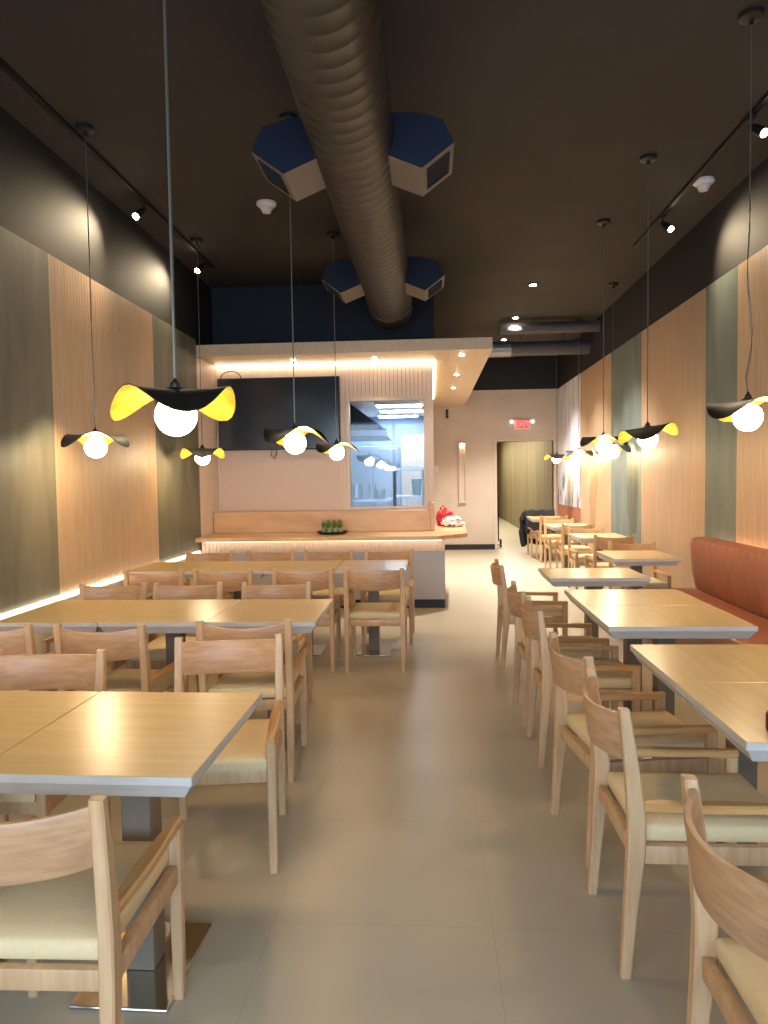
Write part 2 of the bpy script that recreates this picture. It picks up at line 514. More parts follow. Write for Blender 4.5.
box(bm, XL + 0.03, 0.0, 8.72 - 8.2, YK - 0.02 - 8.2, CT + 0.002, 1.10, 0.004)
obj('upstand', bm, M['counter_wood'], bc)
obj('end_post', B(0.002, 0.05, 8.72 - 8.2, YK - 0.02 - 8.2, CT + 0.002, 1.19, 0.004), M['counter_wood'], bc)

# television
tv = thing('television', 'large black wall mounted television above the bar', 'television', (-1.88, YK - 0.055, 2.32))
obj('casing', B(-0.77, 0.77, 0.0, 0.05, -0.45, 0.45, 0.008), M['black'], tv)
obj('screen', B(-0.755, 0.755, -0.004, 0.0, -0.432, 0.437), M['screen'], tv)
bm = bmesh.new()
pts = [(-0.73 + 0.13 * (1 - math.cos(t)) , 0.02, 0.45 + 0.09 * math.sin(t)) for t in [i * PI / 10 for i in range(11)]]
tube(bm, pts, 0.006)
obj('cable', bm, M['black'], tv, True)
bm = bmesh.new()
tube(bm, [(-0.1, 0.03, -0.45), (-0.11, 0.02, -0.52), (-0.07, 0.02, -0.56), (-0.04, 0.03, -0.5), (-0.04, 0.03, -0.45)], 0.006)
obj('cable', bm, M['black'], tv, True)

# things on the counter
tray = thing('plant_tray', 'black oval tray of little green potted plants on the bar counter', 'tray', (-1.16, 8.44, CT))
bm = bmesh.new()
lathe(bm, [(0.02, 0.0), (0.15, 0.0), (0.19, 0.03), (0.185, 0.035), (0.145, 0.01), (0.02, 0.01)], 28)
obj('tray', bm, M['black'], tray, True)
for i, (px, py) in enumerate([(-0.1, -0.03), (-0.03, -0.05), (0.04, -0.05), (0.105, -0.03), (-0.065, 0.05), (0.005, 0.045), (0.075, 0.05)]):
    bm = bmesh.new()
    lathe(bm, [(0.02, 0.011), (0.03, 0.05), (0.03, 0.07), (0.026, 0.07), (0.024, 0.055), (0.005, 0.055)], 14, (px, py, 0))
    pt = obj('pot', bm, M['pot'], tray, True)
    bm = bmesh.new()
    for j in range(11):
        a = j * 2.4
        rr = 0.012 + 0.0035 * j
        h = 0.15 - 0.006 * j
        h *= 1.25
        t = Vector((px + rr * math.cos(a), py + rr * math.sin(a), h))
        b0 = Vector((px, py, 0.06))
        s = Vector((-math.sin(a), math.cos(a), 0)) * 0.011
        mid = (t + b0) / 2 + Vector((0, 0, 0.01))
        up = Vector((0, 0, 0.006))
        vs = [bm.verts.new(v) for v in (b0, mid - s, t, mid + s, mid + up)]
        for f in ((0, 1, 4), (1, 2, 4), (2, 3, 4), (3, 0, 4), (0, 3, 2, 1)):
            bm.faces.new([vs[q] for q in f])
    obj('foliage', bm, M['plant'], pt)

def blob(c, sx, sy, sz, seed, amp=0.2, sub=4, flat=True):
    bm = bmesh.new()
    bmesh.ops.create_icosphere(bm, subdivisions=sub, radius=1.0)
    for v in bm.verts:
        d = v.co.normalized()
        f = 1 + amp * mnoise.noise(d * 2.2 + Vector((seed, 0, 0))) + amp * 0.5 * mnoise.noise(d * 5 + Vector((seed, 3, 0)))
        p = Vector((d.x * sx * f, d.y * sy * f, d.z * sz * f))
        if flat:
            p.z = max(p.z, -sz * 0.75)
        v.co = p + Vector((c[0], c[1], c[2] + sz * 0.75))
    return bm
bag = thing('carrier_bag', 'crumpled red carrier bag slumped on the end of the bar counter', 'bag', (0.19, 9.62, CT))
obj('bag_body', blob((0, 0.0, 0.0), 0.115, 0.085, 0.13, 1.3, 0.3), M['red_bag'], bag, True)
bm = bmesh.new()
tube(bm, [(-0.05, 0, 0.15), (-0.055, 0, 0.24), (-0.02, 0.0, 0.275), (0.01, 0, 0.22), (0.03, 0, 0.14)], [0.02, 0.012, 0.008, 0.012, 0.02])
obj('handle', bm, M['red_bag'], bag, True)
bg2 = thing('cloth_bag', 'pale patterned cloth bag lying in front of the red bag on the bar', 'bag', (0.285, 9.38, CT))
obj('bag_body', blob((0, 0, 0), 0.14, 0.085, 0.08, 5.1, 0.3), M['bag'], bg2, True)
bm = bmesh.new()
tube(bm, [(-0.08, 0, 0.06), (-0.03, -0.02, 0.115), (0.05, 0, 0.115), (0.09, 0.0, 0.06)], [0.012, 0.008, 0.008, 0.012])
obj('handle', bm, M['bag'], bg2, True)

# ------------------------------------------------------------------ kitchen fittings
hd = thing('exhaust_hood', 'grey sloping steel exhaust hood seen through the kitchen window', 'hood', (-1.56, 11.05, 2.1))
bm = bmesh.new()
loft(bm, [rect(-0.05, 0, 0.08, 2.0, 1.5), rect(-0.34, 0, 0.51, 1.42, 1.46)])
obj('hood_body', bm, M['hood'], hd)
bm = bmesh.new()
for a in ((-1.05, 0.95, -0.75, -0.72), (-1.05, 0.95, 0.72, 0.75)):
    box(bm, a[0], a[1], a[2], a[3], 0.0, 0.08)
box(bm, -1.05, -1.02, -0.72, 0.72, 0, 0.08); box(bm, 0.92, 0.95, -0.72, 0.72, 0, 0.08)
obj('hood_rim', bm, M['kitchen_steel'], hd)
for i, (x, y) in enumerate(((-0.45, 10.9), (-0.45, 11.8), (-0.55, 12.8))):
    o = thing('ceiling_light', 'bright white tube light on the kitchen ceiling, ' + ('nearest the window', 'above the fluted partition', 'deepest in the kitchen')[i], 'light', (x, y, 2.62), 0, 'kitchen ceiling lights')
    obj('housing', B(-0.36, 0.36, -0.16, 0.16, -0.04, 0.0, 0.004), M['white_plastic'], o)
    obj('diffuser', B(-0.34, 0.34, -0.14, 0.14, -0.05, -0.04), M['kitchen_light'], o)
def steel_table(name, label, x0, x1, y0, y1, h, shelf=None, cat='table'):
    t = thing(name, label, cat, ((x0 + x1) / 2, (y0 + y1) / 2, 0))
    hx, hy = (x1 - x0) / 2, (y1 - y0) / 2
    obj('top', B(-hx, hx, -hy, hy, h - 0.04, h, 0.006), M['kitchen_steel'], t)
    for sx in (-1, 1):
        for sy in (-1, 1):
            bm = bmesh.new()
            tube(bm, [(sx * (hx - 0.03), sy * (hy - 0.03), 0), (sx * (hx - 0.03), sy * (hy - 0.03), h - 0.04)], 0.018)
            obj('leg', bm, M['kitchen_steel'], t, True)
    for z in (shelf or []):
        obj('shelf', B(-hx + 0.02, hx - 0.02, -hy + 0.02, hy - 0.02, z - 0.02, z), M['kitchen_steel'], t)
    return t
steel_table('prep_table', 'white topped steel prep table just behind the kitchen window', -1.12, -0.52, 9.5, 10.1, 1.22, [0.5])
t = steel_table('service_shelf', 'tall steel pick-up rack with two shelves on the right behind the kitchen window', -0.50, -0.06, 9.45, 9.85, 1.63, [1.26, 0.6], 'rack')
tb = thing('plastic_tub', 'teal plastic tub on the steel rack in the kitchen', 'tub', (-0.18, 9.62, 1.26))
# the tub sits below the upper shelf
bm = bmesh.new()
lathe(bm, [(0.055, 0.0), (0.07, 0.2), (0.075, 0.2), (0.075, 0.215), (0.062, 0.215), (0.05, 0.02), (0.005, 0.02)], 20)
obj('tub_body', bm, M['teal'], tb, True)
bm = bmesh.new()
tube(bm, [(-0.07, 0, 0.2), (-0.05, 0, 0.25), (0.05, 0, 0.25), (0.07, 0, 0.2)], 0.004)
obj('handle', bm, M['kitchen_steel'], tb, True)
pots = [(-1.0, 9.75, 0.09, 0.2, 'tall narrow steel stock pot at the left end of the kitchen prep table'), (-0.68, 9.72, 0.075, 0.12, 'low steel pan on the right of the kitchen prep table')]
for (x, y, r, h, lab) in pots:
    p = thing('stock_pot', lab, 'pot', (x, y, 1.22))
    bm = bmesh.new()
    lathe(bm, [(r * 0.9, 0), (r, 0.01), (r, h), (r + 0.008, h), (r + 0.008, h + 0.006), (r - 0.004, h + 0.006), (r - 0.006, 0.012), (0.005, 0.012)], 20)
    obj('pot_body', bm, M['kitchen_steel'], p, True)
    for s in (-1, 1):
        bm = bmesh.new()
        tube(bm, [(s * r, -0.03, h * 0.8), (s * (r + 0.03), -0.03, h * 0.8), (s * (r + 0.03), 0.03, h * 0.8), (s * r, 0.03, h * 0.8)], 0.005)
        obj('handle', bm, M['kitchen_steel'], p, True)
fr = thing('refrigerator', 'tall steel refrigerator standing deep in the kitchen', 'refrigerator', (-1.0, 12.85, 0))
obj('body', B(-0.45, 0.45, -0.35, 0.4, 0.0, 2.05, 0.01), M['kitchen_steel'], fr)
for s in (-1, 1):
    d = obj('door', B(min(0.01 * s, 0.44 * s), max(0.01 * s, 0.44 * s), -0.385, -0.352, 0.12, 2.0, 0.006), M['kitchen_steel'], fr)
    bm = bmesh.new()
    tube(bm, [(0.05 * s, -0.386, 0.9), (0.05 * s, -0.42, 0.92), (0.05 * s, -0.42, 1.38), (0.05 * s, -0.386, 1.4)], 0.01)
    obj('handle', bm, M['steel'], d, True)
ws = thing('wall_shelf', 'long steel wall shelf in the kitchen under the exhaust hood', 'shelf', (-2.0, 13.1, 1.75))
obj('board', B(-0.68, 0.5, -0.18, 0.2, 0, 0.03, 0.004), M['kitchen_steel'], ws)
for s in (-0.4, 0.35):
    bm = bmesh.new()
    loft(bm, [[(s - 0.01, 0.2, -0.2), (s - 0.01, 0.2, 0), (s - 0.01, -0.14, 0)], [(s + 0.01, 0.2, -0.2), (s + 0.01, 0.2, 0), (s + 0.01, -0.14, 0)]])
    obj('bracket', bm, M['kitchen_steel'], ws)

# ------------------------------------------------------------------ ledges with light
struct('trim_30', B(XL, XL + 0.06, YF, 8.18, 0, LEDZ - 0.025, 0.003), mat('ledge_white', rgb(214, 206, 192), 0.5))
o = obj('led_strip', B(XL + 0.005, XL + 0.04, YF + 0.1, 8.15, LEDZ - 0.024, LEDZ - 0.003), M['led_white'])
tag(o, 'long thin strip light glowing along the low ledge of the left wall', 'strip light')

# banquette on the right wall
BY0, BY1 = -0.6, 6.72
bn = thing('banquette', 'long terracotta leather banquette with channelled back along the right wall', 'bench', (2.2, 3.0, 0))
def bb(x0, x1, z0, z1, bev, seg=3, y0=BY0, y1=BY1):
    return B(x0 - 2.2, x1 - 2.2, y0 - 3.0, y1 - 3.0, z0, z1, bev=bev, seg=seg)
obj('plinth', bb(1.98, 2.57, 0.0, 0.10, 0.0, y1=6.5), M['black'], bn)
obj('bench_front', bb(1.93, 2.57, 0.10, 0.335, 0.004), mat('bench_wood', rgb(150, 120, 92), 0.5), bn)
obj('seat', bb(1.88, 2.40, 0.337, 0.455, 0.03), M['leather'], bn, True)
bm = bmesh.new()
nch = 60
wch = (BY1 - BY0) / nch
ring = []
for i in range(nch):
    for q in range(6):
        y = BY0 + wch * (i + q / 6.0)
        bulge = math.sin(PI * q / 6.0) ** 0.6 * 0.007 if q else 0.0
        ring.append((y, bulge))
ring.append((BY1, 0.0))
prof = [(0.10, 0.42, 0.0), (0.10, 0.30, 0.0), (0.06, 0.0, 1.0)]
rows = [(2.42, 0.44, 1), (2.38, 0.6, 1), (2.365, 0.86, 1), (2.375, 0.907, 0.8), (2.435, 0.92, 0.3), (2.53, 0.92, 0), (2.53, 0.44, 0)]
grid = [[bm.verts.new((x - b * wgt - 2.2, y - 3.0, z)) for (y, b) in ring] for (x, z, wgt) in rows]
for a, b in zip(grid, grid[1:] + grid[:1]):
    for i in range(len(ring) - 1):
        bm.faces.new((a[i], a[i + 1], b[i + 1], b[i]))
bm.faces.new([r[0] for r in grid]); bm.faces.new([r[-1] for r in grid])
obj('backrest', bm, M['leather'], bn, True)
obj('led_strip', bb(2.545, 2.565, 0.83, 0.85, 0.0), M['led_bench'], bn)
obj('rear_rail', bb(2.532, 2.575, 0.44, 0.825, 0.0), M['black'], bn)

# ------------------------------------------------------------------ tables
def make_table(lx, ly, label, loc, rz=0.0, group=None):
    t = thing('dining_table', label, 'table', loc, rz, group)
    hx, hy = lx / 2, ly / 2
    bm = bmesh.new()
    box(bm, -hx, hx, -hy, hy, 0.724, 0.75, 0.002, 1)
    for f in bm.faces:
        f.normal_update()
        f.material_index = 0 if f.normal.z > 0.5 else 1
    obj('tabletop', bm, [M['tabletop'], M['table_edge']], t)
    bm = bmesh.new()
    loft(bm, [rect(0, 0, 0.684, lx - 0.06, ly - 0.06), rect(0, 0, 0.7235, lx - 0.012, ly - 0.012)])
    obj('underframe', bm, M['table_edge'], t)
    obj('pole', B(-0.045, 0.045, -0.045, 0.045, 0.0125, 0.6835, 0.004), M['pole'], t)
    obj('base_plate', B(-0.145, 0.145, -0.20, 0.20, 0.0, 0.012, 0.004), M['steel'], t)
    return t
TW, TD = 0.585, 0.715
G1 = 'oak two-seat tables pushed together'
base = None
def place_table(x, y, rz, label, group=None):
    global base
    if base is None:
        base = make_table(TW, TD, label, (x, y, 0), rz, group)
        return base
    return dup(base, (x, y, 0), rz, label, group)
GA, GB, GC_, GD = 'tables of the front left row', 'tables of the middle left row', 'tables of the left row before the bar', 'tables along the banquette'
p = 0.588
place_table(-0.605 - TW / 2, 2.115, math.radians(-1.0), 'oak pedestal table nearest the camera on the left, its aisle end of the front row', GA)
place_table(-0.605 - TW / 2 - p, 2.125, math.radians(-1.0), 'oak pedestal table cut by the left picture edge, front left row', GA)
for i, lab in enumerate(('beside the aisle', 'between its two neighbours', 'nearest the green wall')):
    place_table(-0.61 - TW / 2 - p * i, 4.07, 0, 'oak pedestal table in the middle left row, ' + lab, GB)
for i, lab in enumerate(('at the aisle end', 'second from the aisle', 'third from the aisle', 'nearest the left wall')):
    place_table(-0.205 - TW / 2 - p * i, 6.17, 0, 'oak pedestal table in the left row before the bar, ' + lab, GC_)
RX = 0.87 + TD / 2
place_table(RX, 2.03 + TW / 2, PI / 2, 'oak pedestal table at the right picture edge, nearest of the banquette tables', GD)
place_table(RX, 2.03 + TW / 2 + p, PI / 2, 'oak pedestal table by the banquette, second from the camera on the right', GD)
place_table(RX, 3.58 + TW / 2, PI / 2, 'oak pedestal table by the banquette, third from the camera on the right', GD)
place_table(RX, 3.58 + TW / 2 + p, PI / 2, 'oak pedestal table by the banquette, fourth from the camera on the right', GD)
place_table(RX - 0.005, 5.57, PI / 2, 'single oak pedestal table standing alone beside the far end of the banquette', GD)
base_r = base
place_table(1.91, 6.82, 0, 'oak pedestal table just past the end of the banquette', 'tables along the far right wall')
for i, (y, lab) in enumerate(((9.0, 'nearest the green panel'), (11.0, 'under the middle far lamp'), (13.05, 'nearest the doorway'))):
    place_table(2.06, y, 0, 'oak pedestal table by the far right wall, ' + lab, 'tables along the far right wall')

# ------------------------------------------------------------------ chairs (local +Y is where the sitter looks)
def make_chair(label, loc, rz, group):
    t = thing('dining_chair', label, 'chair', loc, rz, group)
    W = 0.218
    for s in (-1, 1):      # rear legs that run up as back posts
        bm = bmesh.new()
        x = s * W
        rings = []
        for (y, z, wx, wy) in ((-0.275, 0.0, 0.031, 0.032), (-0.262, 0.18, 0.035, 0.038), (-0.245, 0.38, 0.037, 0.052), (-0.243, 0.48, 0.037, 0.052),
                               (-0.256, 0.62, 0.036, 0.042), (-0.280, 0.81, 0.034, 0.030)):
            rings.append(rect(x, y, z, wx, wy, 0.005))
        loft(bm, rings)
        obj('leg', bm, M['oak'], t, True)
    for s in (-1, 1):
        bm = bmesh.new()
        x = s * (W - 0.002)
        loft(bm, [rect(x, 0.205, 0.0, 0.030, 0.030, 0.004), rect(x, 0.205, 0.36, 0.036, 0.038, 0.005), rect(x, 0.205, 0.505, 0.036, 0.040, 0.005)])
        obj('leg', bm, M['oak'], t, True)
    for s in (-1, 1):      # low arm with a curved bracket into the front leg
        bm = bmesh.new()
        rings = []
        for i in range(9):
            f = i / 8.0
            y = -0.222 + 0.447 * f
            wx = 0.03 + 0.016 * math.sin(PI * min(1, f * 1.15))
            top = 0.532 - 0.004 * f
            bot = top - 0.026 - (0.016 * max(0, (f - 0.72) / 0.28) ** 2 if f < 0.93 else 0.0)
            bot = max(bot, 0.505) if f > 0.93 else bot
            xc = s * (W - 0.002)
            rings.append([(xc - wx / 2, y, bot + 0.004), (xc - wx / 2 + 0.004, y, bot), (xc + wx / 2 - 0.004, y, bot), (xc + wx / 2, y, bot + 0.004),
                          (xc + wx / 2, y, top - 0.006), (xc + wx / 2 - 0.006, y, top), (xc - wx / 2 + 0.006, y, top), (xc - wx / 2, y, top - 0.006)])
        loft(bm, rings)
        obj('arm', bm, M['oak_arm'], t, True)
    bm = bmesh.new()       # seat frame of four rails
    for s in (-1, 1):
        x = s * (W - 0.004)
        box(bm, x - 0.013, x + 0.013, -0.220, 0.186, 0.348, 0.403, 0.003)
    box(bm, -W + 0.017, W - 0.017, -0.256, -0.232, 0.352, 0.403, 0.003)
    box(bm, -W + 0.015, W - 0.015, 0.192, 0.214, 0.352, 0.403, 0.003)
    obj('seat_frame', bm, M['oak'], t, True)
    bm = bmesh.new()       # upholstered pad with a soft crown
    n = 10
    hx, y0, y1 = 0.200, -0.228, 0.232
    def pt(i, j, z, inset):
        u, v = i / n, j / n
        return (-hx + inset + (2 * hx - 2 * inset) * u, y0 + inset + (y1 - y0 - 2 * inset) * v, z)
    top = [[bm.verts.new(pt(i, j, 0.454 + 0.014 * math.sin(PI * i / n) ** 0.5 * math.sin(PI * j / n) ** 0.5, 0.012)) for i in range(n + 1)] for j in range(n + 1)]
    for j in range(n):
        for i in range(n):
            bm.faces.new((top[j][i], top[j][i + 1], top[j + 1][i + 1], top[j + 1][i]))
    def border(g):
        return [g[0][i] for i in range(n)] + [g[j][n] for j in range(n)] + [g[n][i] for i in range(n, 0, -1)] + [g[j][0] for j in range(n, 0, -1)]
    bt = border(top)
    def ringof(z, inset):
        L = [(i, 0) for i in range(n)] + [(n, j) for j in range(n)] + [(i, n) for i in range(n, 0, -1)] + [(0, j) for j in range(n, 0, -1)]
        return [bm.verts.new(pt(i, j, z, inset)) for (i, j) in L]
    prev = bt
    for (z, ins) in ((0.447, 0.003), (0.438, 0.0), (0.416, 0.0), (0.404, 0.005)):
        r = ringof(z, ins)
        for i in range(len(r)):
            kx = (i + 1) % len(r)
            bm.faces.new((prev[i], prev[kx], r[kx], r[i]))
        prev = r
    bm.faces.new(list(reversed(prev)))
    obj('seat', bm, M['cushion'], t, True)
    bm = bmesh.new()       # curved back board between the posts
    n = 14
    rows = []
    for (z, dy, th) in ((0.648, 0.0, 0.012), (0.655, 0.0, 0.020), (0.72, -0.008, 0.022), (0.783, -0.018, 0.020), (0.791, -0.019, 0.012)):
        fr_, bk = [], []
        for i in range(n + 1):
            u = -1 + 2 * i / n
            x = u * (W - 0.0175)
            y = -0.258 + dy - 0.062 * (1 - u * u)
            zz = z - 0.012 * (1 - u * u)
            fr_.append((x, y + th / 2, zz)); bk.append((x, y - th / 2, zz))
        rows.append(fr_ + bk[::-1])
    loft(bm, rows)
    obj('backrest', bm, M['oak_back'], t, True)
    return t
proto = None
def place_chair(x, y, rz, label, group, z=0.0):
    """x, y: middle of the line joining the feet of the back legs"""
    global proto
    off = 0.275
    lx, ly = x - math.sin(rz) * off, y + math.cos(rz) * off
    if proto is None:
        proto = make_chair(label, (lx, ly, z), rz, group)
        return proto
    return dup(proto, (lx, ly, z), rz, label, group)
D = math.radians
AWAY, FACE, RIGHT = 0.0, PI, -PI / 2      # looks away from the camera, towards it, towards the right wall
Gf, Gn = 'chairs of the left tables facing the entrance', 'chairs of the left tables facing the bar'
place_chair(-0.952, 1.50, AWAY + D(1), 'oak armchair in the bottom left corner with its back to the camera', Gn)
place_chair(-0.895, 3.10, FACE + D(8), 'oak armchair facing the camera behind the front left table, beside the aisle', Gf)
place_chair(-1.575, 2.84, FACE + D(1), 'oak armchair facing the camera behind the front left table, cut by picture edge', Gf)
place_chair(-0.925, 3.47, AWAY + D(2), 'oak armchair with its back to the camera, middle left row beside the aisle', Gn)
place_chair(-1.615, 3.38, AWAY - D(4), 'oak armchair with back to the camera, middle left row, second from the aisle', Gn)
place_chair(-2.19, 3.38, AWAY, 'oak armchair with back to the camera, middle left row, nearest the wall', Gn)
for i, (x, y) in enumerate(((-1.04, 4.76), (-1.645, 4.75), (-2.165, 4.75))):
    place_chair(x, y, FACE + D((0, 1, -1)[i]), 'oak armchair facing the camera behind the middle left row, ' + ('beside the aisle', 'second from the aisle', 'nearest the wood panel')[i], Gf)
for i, (x, y) in enumerate(((-0.44, 5.49), (-0.99, 5.48), (-1.62, 5.48), (-2.17, 5.48))):
    place_chair(x, y, AWAY + D((0, 1, -2, 1)[i]), 'oak armchair with back to the camera, row before the bar, ' + ('at the aisle', 'second from aisle', 'third from aisle', 'nearest left wall')[i], Gn)
for i, x in enumerate((-0.40, -0.985, -1.555, -2.16)):
    place_chair(x, 6.89, FACE, 'oak armchair backing onto the bar counter, ' + ('first from the aisle', 'second from the aisle', 'third from the aisle', 'in the corner by the left wall')[i], Gf)
Gr = 'chairs along the aisle facing the banquette'
for i, (x, y, dr) in enumerate(((0.585, 1.43, 0), (0.565, 2.345, 0), (0.565, 2.955, 8), (0.555, 3.91, 0), (0.545, 4.52, 1), (0.548, 5.81, 0))):
    place_chair(x, y, RIGHT + D(dr), 'oak armchair on the right of the aisle, ' + ('cut by the bottom right corner', 'second from the camera', 'third from the camera', 'fourth from the camera', 'fifth from the camera', 'sixth and farthest, beside the lone table')[i], Gr)
Gw = 'chairs along the far right wall'
for y, lab in ((8.36, 'nearest the green panel'), (10.4, 'middle one'), (12.45, 'nearest the doorway')):
    place_chair(2.10, y, AWAY, 'oak armchair by the far right wall, back to the camera, ' + lab, Gw)
for y, lab in ((7.48, 'just past the banquette'), (9.66, 'behind first far table'), (11.66, 'behind middle far table'), (13.7, 'draped with a black coat')):
    place_chair(2.05, y, FACE, 'oak armchair by the far right wall facing the camera, ' + lab, Gw)

# black coat over the last chair
ct = thing('coat', 'black coat draped over the chair back by the far doorway', 'coat', (2.05, 13.74, 0.0))
bm = bmesh.new()
n, mrow = 16, []
path = [(-0.115, 0.42), (-0.10, 0.6), (-0.085, 0.76), (-0.05, 0.835), (0.0, 0.85), (0.04, 0.835), (0.075, 0.74), (0.08, 0.5), (0.085, 0.3), (0.08, 0.2)]
outer, inner = [], []
for (y, z) in path:
    ro, ri = [], []
    for i in range(n + 1):
        u = -1 + 2 * i / n
        wob = 0.018 * mnoise.noise(Vector((u * 4, z * 6, y * 8)))
        zz = z + 0.02 * math.sin(u * 9) * (1 if z < 0.5 else 0.4)
        sgn = -1 if y < 0 else 1
        ro.append((u * 0.275, y + sgn * (0.012 + wob * 0.6), zz + (0.01 if abs(y) < 0.06 else 0)))
        ri.append((u * 0.268, y - sgn * 0.001, zz - (0.006 if abs(y) < 0.06 else 0)))
    outer.append(ro); inner.append(ri)
loft(bm, [a + b[::-1] for a, b in zip(outer, inner)])
obj('coat_body', bm, M['coat'], ct, True)
bm = bmesh.new()
tube(bm, [(-0.27, 0.0, 0.80), (-0.32, 0.0, 0.66), (-0.33, -0.01, 0.45), (-0.31, -0.02, 0.24), (-0.30, -0.02, 0.16)], [0.05, 0.06, 0.06, 0.055, 0.04], 12)
obj('sleeve', bm, M['coat'], ct, True)

# ------------------------------------------------------------------ pendants
def make_pendant(label, x, y, zb, az, tilt, group, slack=0.0, amp=0.06, cr=0.004):
    t = thing('pendant_lamp', label, 'lamp', (x, y, ZC), 0, group)
    h = zb - ZC
    bm = bmesh.new()
    lathe(bm, [(0.062, -0.001), (0.062, -0.024), (0.05, -0.03), (0.012, -0.034), (0.012, -0.06), (0.003, -0.062)], 24)
    obj('ceiling_rose', bm, M['black'], t, True)
    R = 0.23
    bm = bmesh.new()
    nr, na = 10, 40
    def zf(r, a):
        q = (r / R) ** 2
        return 0.09 - 0.046 * q - amp * math.cos(3 * (a - az)) * q ** 1.2 + tilt * (r / R) * math.cos(a)
    def layer(dz):
        c = bm.verts.new((0, 0, h + zf(0, 0) + dz))
        rings = []
        for i in range(1, nr + 1):
            r = R * i / nr
            ring = []
            for q in range(na):
                a = 2 * PI * q / na
                shrink = 1 - 0.06 * (i / nr) ** 2 * (1 - math.cos(3 * (a - az)))
                ring.append(bm.verts.new((r * shrink * math.cos(a), r * shrink * math.sin(a), h + zf(r, a) + dz)))
            rings.append(ring)
        return c, rings
    for mi, dz in ((0, 0.0025), (1, -0.0015)):
        c, rings = layer(dz)
        for q in range(na):
            k2 = (q + 1) % na
            f = bm.faces.new((c, rings[0][q], rings[0][k2])); f.material_index = mi
        for a, b in zip(rings, rings[1:]):
            for q in range(na):
                k2 = (q + 1) % na
                f = bm.faces.new((a[q], b[q], b[k2], a[k2])); f.material_index = mi
        if mi == 0:
            last = rings[-1]
        else:
            for q in range(na):
                k2 = (q + 1) % na
                f = bm.faces.new((last[q], last[k2], rings[-1][k2], rings[-1][q])); f.material_index = 0
    obj('shade', bm, [M['shade_black'], M['gold']], t, True)
    bm = bmesh.new()
    sphere(bm, (0, 0, h), 0.074)
    obj('bulb', bm, M['bulb'], t, True)
    bm = bmesh.new()
    lathe(bm, [(0.018, 0.094), (0.020, 0.100), (0.016, 0.118), (0.008, 0.124), (0.005, 0.135)], 14, (0, 0, h))
    lathe(bm, [(0.035, 0.094), (0.03, 0.099), (0.005, 0.101)], 16, (0, 0, h))
    obj('cap', bm, M['shade_black'], t, True)
    bm = bmesh.new()
    pts = []
    top, bot = -0.05, h + 0.13
    for i in range(25):
        f = i / 24.0
        w = slack * max(0, f - 0.45) / 0.55
        pts.append((w * math.sin(f * 17) * 0.5 + 0, 0.0, top + (bot - top) * f))
    pts[-1] = (0, 0, bot)
    tube(bm, pts, cr, 6)
    obj('cord', bm, M['cord'], t, True)
    return t
Gp, Gq, Gs = 'pendant lamps over the left tables', 'pendant lamps over the banquette tables', 'pendant lamps by the far right wall'
make_pendant('largest black and gold petal pendant lamp, hanging over the front left tables', -0.912, 2.56, 1.735, D(298), 0.004, Gp, cr=0.006, amp=0.052)
make_pendant('black petal pendant lamp with drooping sides before the left wood panel', -2.30, 4.85, 1.74, D(115), 0, Gp, slack=0.01, amp=0.05)
make_pendant('small petal pendant lamp with two gold lobes before the bar corner by the left wall', -2.29, 7.16, 1.73, D(287), 0, Gp, amp=0.05)
make_pendant('black and gold petal pendant lamp in front of the middle of the television', -0.91, 4.85, 1.745, D(118), 0.0, Gp, amp=0.055)
make_pendant('small petal pendant lamp beside the kitchen window and television corner', -0.92, 7.12, 1.755, D(118), 0.0, Gp, amp=0.05)
make_pendant('black and gold petal pendant lamp at the right picture edge with a wavy cord', 1.71, 4.01, 1.795, D(212), 0.01, Gq, slack=0.05, amp=0.05)
make_pendant('tilted black and gold petal pendant lamp second from the right edge', 1.68, 5.70, 1.77, D(250), 0.03, Gq, amp=0.05)
make_pendant('petal pendant lamp third from the right edge, before the far green panel', 1.67, 7.07, 1.775, D(80), 0, Gq, amp=0.05)
make_pendant('petal pendant lamp over the far wall table nearest the green panel', 2.33, 9.36, 1.775, D(75), 0, Gs, amp=0.05)
make_pendant('petal pendant lamp over the far wall table before the mural', 2.33, 11.48, 1.79, D(80), 0, Gs, amp=0.05)
make_pendant('petal pendant lamp farthest away beside the doorway', 2.30, 13.3, 1.785, D(265), 0, Gs, amp=0.05)

# the next lamps of the same rows, towards the street door
make_pendant('black and gold petal pendant lamp by the aisle nearest the street door', -0.92, 0.25, 1.74, D(290), 0, Gp, amp=0.05)
make_pendant('black and gold petal pendant lamp by the left wall nearest the street door', -2.30, 2.55, 1.74, D(110), 0, Gp, amp=0.05)
make_pendant('black and gold petal pendant lamp over the banquette nearest the street door', 1.70, 2.30, 1.79, D(230), 0, Gq, amp=0.05)

